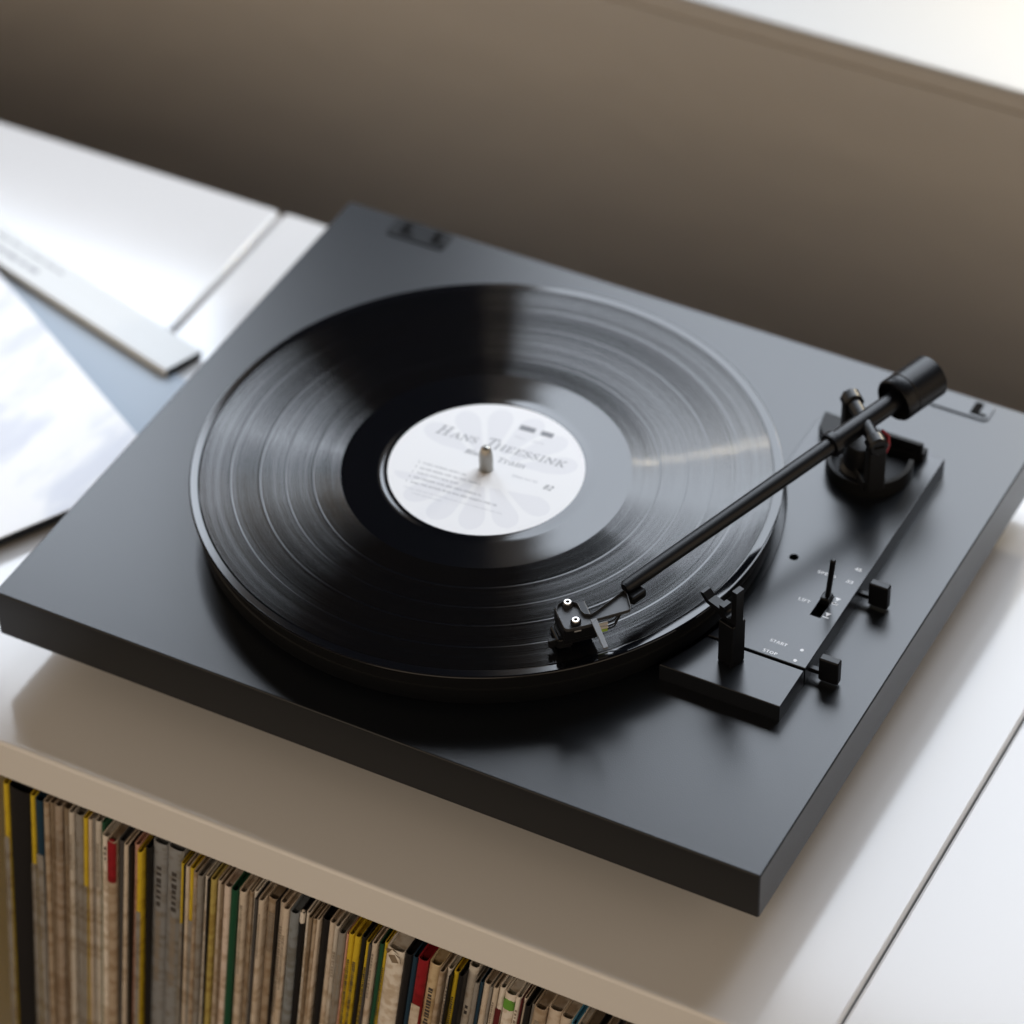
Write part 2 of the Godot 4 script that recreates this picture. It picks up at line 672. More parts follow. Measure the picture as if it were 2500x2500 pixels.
func cabinets() -> void:
	var spans := [[-488.2, 52.1, "white record cabinet under the black turntable, packed with record sleeves"], [-1560, -491.8, "white cabinet on the left, with loose covers lying on its top"], [53.0, 594, "white cabinet on the right, its glossy top bare, beyond the thin seam"]]
	for s in spans:
		var x0: float = s[0]
		var x1: float = s[1]
		var w := x1 - x0
		var t := thing("cabinet", s[2], "cabinet", mm((x0 + x1) * 0.5, -450, -173.2), "white cabinets standing in a row")
		part("top_panel", box_mesh(lv(w, 26.4, 438.8), 0.0022, lv(0, 384.1, 0)), M.lacquer, t)
		for e in [-1.0, 1.0]:
			part("side_panel", box_mesh(lv(18, 370.6, 428), 0.0008, lv(e * (w * 0.5 - 9.2), 185.5, -4)), M.carcass, t)
		part("bottom_panel", box_mesh(lv(w - 37, 26, 427), 0.0008, lv(0, 44.5, -4)), M.carcass, t)
		part("back_panel", box_mesh(lv(w - 37, 312, 4), 0.0, lv(0, 214, -213)), M.hardboard, t)

# ---------------------------------------------------------------- record sleeves on the shelf
var shades := {
	"yellow": [0.62, 0.46, 0.03, "yellow"], "black": [0.012, 0.012, 0.014, "black"], "navy": [0.012, 0.04, 0.075, "navy blue"], "tan": [0.42, 0.345, 0.27, "tan"],
	"brown": [0.24, 0.19, 0.14, "brown"], "speck": [0.36, 0.30, 0.25, "speckled brown"], "lightgrey": [0.55, 0.52, 0.48, "light grey"], "grey": [0.27, 0.26, 0.25, "grey"],
	"cream": [0.60, 0.53, 0.455, "cream"], "white": [0.74, 0.70, 0.65, "white"], "green": [0.012, 0.075, 0.04, "dark green"], "red": [0.27, 0.012, 0.02, "red"],
	"dark": [0.07, 0.07, 0.075, "charcoal"], "pink": [0.62, 0.36, 0.29, "salmon pink"], "boxgrey": [0.25, 0.265, 0.29, "steel grey"], "olive": [0.45, 0.37, 0.12, "olive yellow"],
	"pinkwhite": [0.68, 0.59, 0.54, "pinkish white"], "slate": [0.22, 0.25, 0.285, "slate blue"], "straw": [0.58, 0.47, 0.31, "straw coloured"], "green2": [0.13, 0.33, 0.05, "grass green"],
	"maroon": [0.11, 0.015, 0.02, "maroon"], "blue": [0.09, 0.30, 0.46, "sky blue"],
}

func sleeve_material(key: String) -> StandardMaterial3D:
	if not M.has("s_" + key):
		var c: Array = shades[key]
		var m := mat(c[0], c[1], c[2], 0.5, 0.4)
		if c[0] > 0.2:
			m.albedo_texture = M.worn[hash(key) % 3]
			triplanar(m, 9.0)
		M["s_" + key] = m
	return M["s_" + key]

func sleeve_mesh(w: float, depth: float, tall: float) -> ArrayMesh:
	# a folded card sleeve, spine to the front (+z), open at the top edge: two boards, a rounded spine and the paper inside
	var st := start()
	var b := 0.45 if w > 2.0 else 0.3
	var g := w * 0.5
	var plan := PackedVector2Array()
	for k in 7:
		var a := PI * k / 6.0
		plan.append(Vector2(-g * cos(a), minf(g, 1.6) * sin(a) - minf(g, 1.6)))
	for k in range(6, -1, -1):
		var a := PI * k / 6.0
		plan.append(Vector2(-(g - b) * cos(a), minf(g - b, 1.3) * sin(a) - minf(g, 1.6)))
	# boards run back from the spine
	prism(st, Array(plan), -tall, 0.0)
	for s in [-1.0, 1.0]:
		box(st, lv(s * (g - b * 0.5), -tall * 0.5, -depth * 0.5 - minf(g, 1.6)), lv(b, tall, depth))
	box(st, lv(0, -tall * 0.5 - 1.2, -depth * 0.5 - 3.0), lv(maxf(w - 2.0 * b - 0.3, 0.25), tall - 3.0, depth - 4.0))
	return done(st)

func marks(t: Node3D, w: float, tall_from: float, tall_to: float, step: float, mname: Material, r: RandomNumberGenerator, grow := 0.5) -> void:
	# rows of printed characters down a spine, too small to read
	var st := start()
	var y := tall_from
	while y > tall_to:
		var h := step * r.randf_range(0.4, 0.8)
		box(st, lv(0, y - h * 0.5, 0.06), lv(w * r.randf_range(grow * 0.7, grow), h, 0.1))
		y -= step
	part("spine_print", done(st), mname, t)

func sleeves() -> void:
	M.worn = [paper_texture(31), paper_texture(32), paper_texture(33)]
	M.ink = mat(0.06, 0.055, 0.055, 0.6, 0.3)
	M.ink_soft = mat(0.27, 0.235, 0.20, 0.6, 0.3)
	var row := "yellow 3.3,black 13.1,yellow 3,navy 4.9,tan 3.1,brown 2.9,speck 4.3,brown 4.1,lightgrey 3.1,grey 5.2,yellow 2.3,cream 2,grey 1.3,lightgrey 3.7,green 1.6,white 4.3,red 4.8,dark 3.9,cream 2.3,black 1.4,pink 3.2,yellow 2.9,black 2.8,boxgrey 8.2,boxgrey 9.2,yellow 2,black 1,cream 2.3,yellow 2.6,tan 2.5,grey 3.2,white 2.4,black 1.1,olive 2.9,cream 2.2,brown 1.6,pinkwhite 4.3,green 3.8,cream 4,tan 1.2,tan 1.4,white 2.1,dark 1.5,cream 3,tan 5.8,black 0.9,cream 3.4,cream 3.5,slate 4.8,black 2.6,white 2.2,brown 1.8,tan 2,cream 1.5,black 4.4,cream 3.3,lightgrey 2.7,grey 3.7,pink 1.2,yellow 2.9,yellow 3.4,black 2.6,yellow 2,dark 1,cream 2.6,green 2.5,yellow 1.6,white 9.4,black 4.2,navy 3,red 5.4,straw 6.2,tan 2.6,white 2.9,black 0.9,yellow 2.9,black 2.7,lightgrey 5.1,grey 2.4,navy 1.6,cream 3.8,grey 1.2,cream 2.5,white 3.1,green2 5.8,white 2.8,maroon 0.9,cream 1.6,black 2.5,grey 1.8,tan 6.2,cream 7,cream 6,blue 2.8,white 3.8,brown 5.3,black 3,cream 4,dark 3,brown 4,black 5,tan 3,cream 3.4,navy 3.6,black 4,grey 4,cream 3.2,brown 3,black 4.2,tan 3.6,dark 4,white 3,black 3.4"
	var list := row.split(",")
	var x := -396.6
	var r := RandomNumberGenerator.new()
	r.seed = 19
	# landmarks that can be found in the picture, by place in the row
	var known := {1: "the very wide black spine", 16: "the red-topped spine beside the white one", 23: "the first wide steel grey box", 37: "the broad dark green spine", 48: "the slate blue spine", 59: "the left of the touching yellow pair", 67: "the wide torn white spine", 70: "the tall red spine", 84: "the spine with the grass green band", 93: "the sky blue spine"}
	var words := ["", "next", "second", "third", "fourth", "fifth", "sixth", "seventh", "eighth", "ninth", "tenth", "eleventh", "twelfth", "thirteenth", "fourteenth", "fifteenth", "sixteenth", "seventeenth", "eighteenth", "nineteenth", "twentieth"]
	for i in list.size():
		var f := list[i].split(" ")
		var key := f[0]
		var w := float(f[1])
		var tall := 308.0 + r.randf_range(-1.5, 1.5)
		var out := 52.3 + r.randf_range(-2.2, 2.4)
		var top := -84.6 + r.randf_range(-1.2, 1.0)
		if i < 15:
			top = -81.0 + r.randf_range(-0.8, 0.8)
			out = 49.0 + r.randf_range(-1.0, 1.0)
		if key == "boxgrey" or i == 77:
			top = -80.5
			out = 47.5
		var label := ""
		var colour: String = shades[key][3]
		var size := "wide" if w > 5.0 else "thin" if w < 2.4 else "narrow"
		if known.has(i):
			label = {1: "very wide black box spine near the shelf's left end", 16: "record sleeve with a red band at the top of its tan spine", 23: "wide steel grey box spine, left of the pair", 37: "broad dark green record sleeve among cream spines", 48: "slate blue record sleeve between cream and black spines", 59: "yellow record sleeve, left one of the touching yellow pair", 67: "wide white record sleeve with a torn spine top", 70: "tall red record sleeve beside a straw coloured one", 84: "record sleeve with a grass green band on its white spine", 93: "sky blue record sleeve near the row's right end"}[i]
		else:
			var best := 999
			var which := 0
			for k in known:
				if absi(k - i) < absi(best):
					best = i - k
					which = k
			label = "%s %s sleeve, %s %s of %s" % [size, colour, words[absi(best)], "right" if best > 0 else "left", known[which]]
		var t := thing("record_sleeve", label, "record sleeve", mm(x + w * 0.5, top, out), "record sleeves packed on the cabinet shelf")
		var lean := lerpf(0.095, 0.145, clampf(i / 70.0, 0, 1)) + r.randf_range(-0.004, 0.004)
		t.rotation.z = -lean
		var body := key
		if i == 16:
			body = "tan"
		elif i == 84:
			body = "white"
		var m := sleeve_material(body)
		part("cover", sleeve_mesh(w, 302.0, tall), m, t)
		# printed bands and lettering on some of the spines
		if key == "yellow" and i < 30:
			var low := 40.0 + 6.0 * (i % 4)
			part("lower_spine", box_mesh(lv(w * 0.86, tall - low - 2.0, 0.3), 0.0, lv(0, -low - (tall - low) * 0.5, -0.02)), sleeve_material("grey"), t)
		if i == 3:
			part("lower_spine", box_mesh(lv(w * 0.8, tall - 42.0, 0.3), 0.0, lv(0, -42.0 - (tall - 42.0) * 0.5, -0.02)), sleeve_material("grey"), t)
		if i == 16:
			part("red_band", box_mesh(lv(w + 0.1, 33.0, 3.0), 0.0014, lv(0, -16.2, -1.2)), sleeve_material("red"), t)
		if i == 70:
			part("lower_spine", box_mesh(lv(w * 0.86, tall - 36.0, 0.3), 0.0, lv(0, -36.0 - (tall - 36.0) * 0.5, -0.02)), sleeve_material("cream"), t)
		if i == 84:
			part("green_band", box_mesh(lv(w + 0.1, 9.0, 3.0), 0.0014, lv(0, -8.5, -1.2)), sleeve_material("green2"), t)
		if i == 49:
			part("white_band", box_mesh(lv(w + 0.1, 9.5, 2.6), 0.001, lv(0, -4.6, -1.0)), sleeve_material("white"), t)
		if i == 83:
			part("lower_spine", box_mesh(lv(w * 0.9, tall - 17.0, 0.3), 0.0, lv(0, -17.0 - (tall - 17.0) * 0.5, -0.02)), sleeve_material("maroon"), t)
		if key == "boxgrey":
			marks(t, w, -18.0, -50.0, 4.6, M.ink, r, 0.36)
			marks(t, w, -54.0, -110.0, 2.1, M.ink_soft, r, 0.4)
		elif i == 15 or i == 77:
			marks(t, w, -8.0 if i == 15 else -31.0, -18.0 if i == 15 else -36.0, 4.2, M.ink, r, 0.3)
		elif i == 71:
			marks(t, w, -19.0, -58.0, 2.5, M.ink, r, 0.45)
		elif key == "yellow" and i > 50:
			marks(t, w, -20.0, -75.0, 1.7, M.ink, r, 0.5)
		elif i != 67 and w > 2.4 and key in ["speck", "lightgrey", "grey", "brown", "cream", "white", "tan"] and r.randf() < 0.62:
			marks(t, w, r.randf_range(-4.0, -22.0), r.randf_range(-40.0, -90.0), r.randf_range(1.4, 3.0), M.ink_soft, r, r.randf_range(0.3, 0.6))
		if i == 67:
			# the torn flap that stands up from the split spine
			var tear := start()
			tri(tear, [lv(-4.2, -6, 0.2), lv(-1.0, 1.5, 1.4), lv(2.2, -2, 0.4)], [Vector3(0, 0.3, 1), Vector3(0, 0.3, 1), Vector3(0, 0.3, 1)], [Vector2.ZERO, Vector2.RIGHT, Vector2.DOWN])
			tri(tear, [lv(-0.5, -1, 0.7), lv(4.6, -11, 0.3), lv(3.4, -3.5, 1.2)], [Vector3(0.3, 0.2, 1), Vector3(0.3, 0.2, 1), Vector3(0.3, 0.2, 1)], [Vector2.ZERO, Vector2.RIGHT, Vector2.DOWN])
			part("torn_flap", done(tear), sleeve_material("white"), t)
			part("bared_card", box_mesh(lv(5.0, 9.0, 0.3), 0.0, lv(-0.6, -5.0, 0.02), Basis(Vector3.BACK, 0.5)), sleeve_material("brown"), t)
		x += w * 1.004 + 0.23

# ---------------------------------------------------------------- covers lying on the left cabinet
func lying_covers() -> void:
	var turn := -0.5213                                   # the two covers lie turned by about 30 degrees
	var ex := Vector3(cos(turn), 0, -sin(turn))
	var ez := Vector3(sin(turn), 0, cos(turn))
	# blue grey cover below, its far edge running under the narrow white box
	var blue := thing("record_cover", "blue grey record cover lying under the cloudy white one, mostly hidden", "record cover", Vector3.ZERO, "record covers lying on the left cabinet")
	var bt := -0.285
	blue.rotation.y = bt
	blue.position = mm(-470.0, -52.5, -236.5) + Vector3(cos(bt), 0, -sin(bt)) * (0.030 - 0.1575) + Vector3(sin(bt), 0, cos(bt)) * 0.1575
	part("cover", box_mesh(lv(315, 2.4, 315), 0.0006, lv(0, 1.3, 0)), mat(0.36, 0.43, 0.51, 0.4), blue)
	var white := thing("record_cover", "cloudy white record cover with a black edge, uppermost on the left cabinet", "record cover", Vector3.ZERO, "record covers lying on the left cabinet")
	var corner := mm(-423.8, -49.8, -158.6)
	white.position = corner - ex * 0.1575 + ez * 0.1575
	white.rotation.y = turn
	part("inner_box", box_mesh(lv(314, 5.6, 314), 0.0006, lv(0, 2.9, 0)), M.black, white)
	var art := mat(1, 1, 1, 0.35)
	art.albedo_texture = cloud_texture()
	var st := start()
	box(st, lv(0, 6.1, 0), lv(315, 0.8, 315), 0.0003)
	part("printed_cover", done(st), art, white)
	# the narrow white box with grey lettering
	var a := -0.274
	var ax := Vector3(cos(a), 0, -sin(a))
	var strip := thing("slim_box", "narrow white box with faint grey lettering, across the blue grey cover's far edge", "box", mm(-540.0, -50.4, -264.0) - ax * 0.08, "")
	strip.rotation.y = a
	strip.rotation.x = -0.085
	strip.position = mm(-465.4, -50.9, -242.6) - ax * 0.155
	part("box_body", box_mesh(lv(310, 5.0, 27.0), 0.0005, lv(0, 2.6, 0)), mat(0.78, 0.80, 0.80, 0.35), strip)
	part("end_flap", box_mesh(lv(0.6, 4.2, 25.5), 0.0, lv(155.2, 2.6, 0)), M.black_soft, strip)
	st = start()
	var r := RandomNumberGenerator.new()
	r.seed = 3
	for line in [[-6.0, 0.0, 88.0, 2.0], [3.5, -20.0, 76.0, 3.4]]:
		var x: float = line[1]
		while x < line[2]:
			var w := r.randf_range(4.0, 11.0)
			box(st, lv(x + w * 0.5 - 40.0, 5.15, line[0]), lv(w, 0.06, line[3]))
			x += w + r.randf_range(1.2, 2.5)
	part("lettering", done(st), M.print_pale, strip)

# ---------------------------------------------------------------- the turntable
func turntable() -> void:
	var t := thing("turntable", "matte black belt drive turntable with a straight tonearm, playing a record", "turntable", mm(0, 0, 0))
	part("plinth", box_mesh(lv(423, 28.7, 359.5), 0.0009, lv(-211.5, -14.35, -179.75)), M.plinth, t)
	for p in [[-370, -55], [-53, -55], [-370, -305], [-53, -305]]:
		part("foot", lathe_mesh([Vector2(0, -52.65), Vector2(16, -52.65), Vector2(17.5, -51), Vector2(17.5, -32), Vector2(19, -28.75), Vector2(0, -28.75)], 32), M.black_soft, t, lv(p[0], 0, p[1]))
	# platter and spindle
	var c := lv(-232.6, 0, -168.0)
	part("platter", lathe_mesh([Vector2(0, 2.5), Vector2(139, 2.5), Vector2(146.5, 4.0), Vector2(147.6, 6), Vector2(147.6, 14.2), Vector2(146.9, 14.7), Vector2(146.9, 15.3), Vector2(147.6, 15.8), Vector2(147.6, 21.0), Vector2(147.0, 22.0), Vector2(0, 22.0)], 180), M.platter, t, c)
	part("platter_mat", lathe_mesh([Vector2(4, 22.05), Vector2(146.4, 22.05), Vector2(146.8, 22.6), Vector2(146.4, 24.0), Vector2(4, 24.0)], 120), M.felt, t, c)
	part("bearing", lathe_mesh([Vector2(0, 0.05), Vector2(40, 0.05), Vector2(40, 2.45), Vector2(0, 2.45)], 48), M.black_soft, t, c)
	part("spindle", lathe_mesh([Vector2(3.6, 22.0), Vector2(3.6, 33.5), Vector2(3.3, 36.5), Vector2(2.5, 39.2), Vector2(1.6, 40.3), Vector2(0, 40.6)], 40), M.steel, t, c)
	# hinges at the back edge
	for h in [[-391.0, -354.6, -357.8, -342.6, 0], [-64.0, -30.2, -357.0, -343.6, 1]]:
		var g := part("hinge", prism_mesh(rect(h[0], h[2], h[1], h[3], 3.0), 0.05, 0.9, 0.4), M.black_soft if h[4] == 0 else M.panel, t)
		for s in ([0.19, 0.72] if h[4] == 0 else [0.68]):
			var hx: float = lerpf(h[0], h[1], s)
			part("socket", prism_mesh(rect(hx, -355.5, hx + 4.6, -348.0, 0.6), 0.85, 1.3, 0.1), M.void, g)
			part("socket_foot", prism_mesh(rect(hx, -347.9, hx + 9.0, -345.8, 0.6), 0.85, 1.2, 0.1), M.void, g)
	control_panel(t)
	arm_base(t)
	tonearm(t)

func control_panel(t: Node3D) -> void:
	# a raised plate along the right side, cut away round the platter; its front third is a separate block
	var cx := -232.6
	var cz := -168.0
	var rr := 152.5
	var x0 := -106.0
	var za := cz + sqrt(rr * rr - (x0 - cx) * (x0 - cx))
	var block := [Vector2(-34.5, -95), Vector2(-34.5, -122.7)]
	var a0 := atan2(-122.7 - cz, sqrt(rr * rr - pow(-122.7 - cz, 2)))
	var a1 := atan2(-95.0 - cz, sqrt(rr * rr - pow(-95.0 - cz, 2)))
	for k in 13:
		var a := lerpf(a0, a1, k / 12.0)
		block.append(Vector2(cx + rr * cos(a), cz + rr * sin(a)))
	part("front_block", prism_mesh(block, 0.05, 10.0, 0.45), M.panel, t)
	var plate := [Vector2(-34.5, -124.3), Vector2(-34.5, -296), Vector2(x0, -296)]
	var b0 := -acos((x0 - cx) / rr)
	var b1 := atan2(-124.3 - cz, sqrt(rr * rr - pow(-124.3 - cz, 2)))
	for k in 33:
		var a := lerpf(b0, b1, k / 32.0)
		plate.append(Vector2(cx + rr * cos(a), cz + rr * sin(a)))
	var slot := rect(-48.4, -177.0, -42.6, -159.6, 0.3)
	var hole := circle(-72.6, -193.9, 2.4, 24)
	part("panel_plate", prism_mesh(plate, 0.05, 10.0, 0.45, [hole, slot]), M.panel, t)
	part("slot_floor", box_mesh(lv(8, 0.4, 20), 0.0, lv(-45.5, 1.0, -168.3)), M.void, t)
	part("hole_floor", box_mesh(lv(6, 0.4, 6), 0.0, lv(-72.6, 1.0, -193.9)), M.void, t)
	# printing
	var st := start()
	write_on(st, "START", Vector2(-58.0, -133.9), 1.9, 8.9, "Droid Sans", 700)
	write_on(st, "STOP", Vector2(-58.2, -126.1), 1.9, 7.4, "Droid Sans", 700)
	write_on(st, "LIFT", Vector2(-57.9, -166.9), 1.9, 6.0, "Droid Sans", 700)
	write_on(st, "SPEED", Vector2(-57.6, -188.9), 1.9, 9.6, "Droid Sans", 700)
	write_on(st, "45", Vector2(-42.0, -198.9), 2.1, 3.6, "Droid Sans", 700)
	write_on(st, "33", Vector2(-42.2, -188.9), 2.1, 3.6, "Droid Sans", 700)
	for z in [-135.2, -127.2]:
		var ring := circle(-41.3, z, 0.95, 20)
		for k in 20:
			tri(st, [lv(-41.3, 0, z), lv(ring[k].x, 0, ring[k].y), lv(ring[(k + 1) % 20].x, 0, ring[(k + 1) % 20].y)], [Vector3.UP, Vector3.UP, Vector3.UP], [Vector2.ZERO, Vector2.ZERO, Vector2.ZERO])
	for s in [[-40.5, -175.6, 1.0], [-40.5, -163.6, 1.0]]:
		tri(st, [lv(s[0] - 1.5, 0, s[1] - 1.2), lv(s[0] + 1.5, 0, s[1] - 1.2), lv(s[0], 0, s[1] + 1.6)], [Vector3.UP, Vector3.UP, Vector3.UP], [Vector2.ZERO, Vector2.ZERO, Vector2.ZERO])
		var gap := 3.0 if s[1] < -170 else 1.9
		quad(st, lv(s[0] - 1.7, 0, s[1] + gap), lv(s[0] + 1.5, 0, s[1] + gap), lv(s[0] + 1.5, 0, s[1] + gap + 0.7), lv(s[0] - 1.7, 0, s[1] + gap + 0.7), Vector3.UP)
	tri(st, [lv(-42.0, 0, -171.4), lv(-39.0, 0, -171.4), lv(-40.5, 0, -173.6)], [Vector3.UP, Vector3.UP, Vector3.UP], [Vector2.ZERO, Vector2.ZERO, Vector2.ZERO])
	part("panel_lettering", done(st), M.print_white, t, lv(0, 10.03, 0))
	# the two sliding knobs beside the panel
	for z in [-130.4, -189.8]:
		var k := part("knob", box_mesh(lv(10.4, 14.4, 4.6), 0.0008, lv(-24.2, 8.6, z)), M.black, t)
		part("stem", box_mesh(lv(8.5, 2.6, 3.0), 0.0004, lv(-33.0, 5.2, z)), M.black, k)
	# lift lever standing in its slot
	var lever := start()
	box(lever, lv(-45.4, 10.6, -173.2), lv(5.0, 4.6, 6.2), 0.0008)
	box(lever, lv(-44.0, 24.5, -173.4), lv(2.7, 26.5, 2.6), 0.0009, Basis(Vector3.BACK, -0.085) * Basis(Vector3.RIGHT, 0.02))
	part("lift_lever", done(lever), M.black, t)
	# arm rest: a square post with a rounded cradle, a tall right prong and a hook to the left
	var rest := start()
	var turn := Basis(Vector3.UP, -0.30)
	var at := lv(-69.2, 0, -113.6)
	var w := 9.4
	# outline of the post's face, (across, up)
	var face := [Vector2(-4.7, 10.1), Vector2(4.7, 10.1), Vector2(4.7, 58.5), Vector2(1.7, 58.5), Vector2(1.7, 43.6)]
	for k in range(1, 8):
		var a := -PI * k / 8.0
		face.append(Vector2(-0.8 + 2.5 * cos(a), 41.6 + 2.5 * sin(a)))
	face.append_array([Vector2(-3.3, 44.4), Vector2(-6.2, 44.4), Vector2(-6.2, 42.0), Vector2(-13.4, 42.6), Vector2(-16.8, 45.2), Vector2(-18.6, 45.2), Vector2(-18.4, 43.6), Vector2(-14.6, 40.2), Vector2(-8.5, 39.0), Vector2(-4.7, 37.0)])
	var pf := PackedVector2Array(face)
	var ids := Geometry2D.triangulate_polygon(pf)
	for layer in [[-2.6, 2.6]]:
		for s in [0, 1]:
			var n := turn * Vector3(0, 0, -1.0 if s == 0 else 1.0)
			for k in range(0, ids.size(), 3):
				var q := []
				for i in 3:
					q.append(at + turn * lv(pf[ids[k + i]].x, pf[ids[k + i]].y, layer[s]))
				tri(rest, q, [n, n, n], [Vector2.ZERO, Vector2.ZERO, Vector2.ZERO])
		var sg := 1.0 if poly_area(pf) > 0 else -1.0
		for k in pf.size():
			var p0: Vector2 = pf[k]
			var p1: Vector2 = pf[(k + 1) % pf.size()]
			var e := (p1 - p0).normalized()
			quad(rest, at + turn * lv(p0.x, p0.y, layer[0]), at + turn * lv(p1.x, p1.y, layer[0]), at + turn * lv(p1.x, p1.y, layer[1]), at + turn * lv(p0.x, p0.y, layer[1]), turn * Vector3(e.y * sg, -e.x * sg, 0))
	box(rest, at + lv(0, 23.6, 0), lv(w - 0.1, 27.0, w), 0.0006, turn)
	part("arm_rest", done(rest), M.black, t)

func arm_base(t: Node3D) -> void:
	# raised pad behind, the open D-shaped cup and the bearing yoke
	var pad := [Vector2(-102.5, -297.6), Vector2(-43.5, -294.4), Vector2(-43.5, -289), Vector2(-93, -277.5), Vector2(-100.6, -285.5)]
	part("arm_pad", prism_mesh(pad, 10.05, 15.2, 0.4), M.black_soft, t)
	var c := Vector2(-66, -271.5)
	var outer := []
	var inner := []
	for k in 33:
		var a := -0.35 + (PI + 0.70) * k / 32.0
		outer.append(c + Vector2(cos(a), sin(a)) * 22.5)
		inner.append(c + Vector2(cos(a), sin(a)) * 19.6)
	var wall := outer.duplicate()
	var back := inner.duplicate()
	back.reverse()
	wall.append_array(back)
	part("arm_cup", prism_mesh(wall, 10.1, 19.0, 0.5), M.black_soft, t)
	part("cup_floor", prism_mesh(Array(circle(c.x, c.y, 19.5, 40)), 10.08, 12.0), M.black_soft, t)
	part("cup_back", prism_mesh([Vector2(-89.0, -291.0), Vector2(-44.6, -291.0), Vector2(-44.6, -288.2), Vector2(-89.0, -288.2)], 10.1, 21.0, 0.5), M.black_soft, t)
	part("pivot_column", lathe_mesh([Vector2(11.5, 12.0), Vector2(11.5, 20), Vector2(9.5, 22), Vector2(9.5, 30), Vector2(8.0, 36), Vector2(0, 36)], 36), M.black, t, lv(-66.5, 0, -262.5))
	# yoke: two uprights joined below, with the gimbal shaft between them
	var along := Vector3(0.70, 0, 0.714)
	var turn := Basis(along, Vector3.UP, along.cross(Vector3.UP))
	var mid := lv(-66.0, 0, -261.0)
	var st := start()
	box(st, mid + lv(0, 22.5, 0), lv(36, 6, 12), 0.001, turn)
	box(st, mid + along * 0.0172 + lv(0, 33.5, 0), lv(6.4, 27, 9.6), 0.0012, turn)
	box(st, mid - along * 0.0172 + lv(0, 36, 0), lv(6.4, 32, 9.6), 0.0012, turn)
	part("yoke", done(st), M.black_soft, t)
	for s in [-1.0, 1.0]:
		# eight-sided bearing caps
		var cap := start()
		var basis := Basis(Vector3.UP.cross(along), along, Vector3.UP) 
		lathe(cap, [Vector2(0, -0.0035), Vector2(0.0052, -0.0035), Vector2(0.0056, -0.003), Vector2(0.0056, 0.0028), Vector2(0.0046, 0.0038), Vector2(0, 0.0038)], 8, mid + along * (0.0176 * s) + lv(0, 50.0, 0), basis)
		var g := part("bearing_cap", done(cap), M.black, t)
		var sl := start()
		box(sl, mid + along * (0.0176 * s + 0.0038 * s) + lv(0, 50.6, 0), lv(0.6, 1.5, 5.4), 0.0, turn)
		part("screw_slot", done(sl), M.void, g)
	part("gimbal_shaft", tube_mesh([mid - along * 0.0150 + lv(0, 50.0, 0), mid + along * 0.0150 + lv(0, 50.0, 0)], [0.0037, 0.0037], 24), M.black, t)
	part("signal_wire", tube_mesh([lv(-54.2, 33.0, -262.8), lv(-53.4, 37.0, -264.4), lv(-54.6, 41.0, -266.4), lv(-58.5, 43.5, -266.2)], [0.0009, 0.0009, 0.0009, 0.0009], 10), M.red, t)

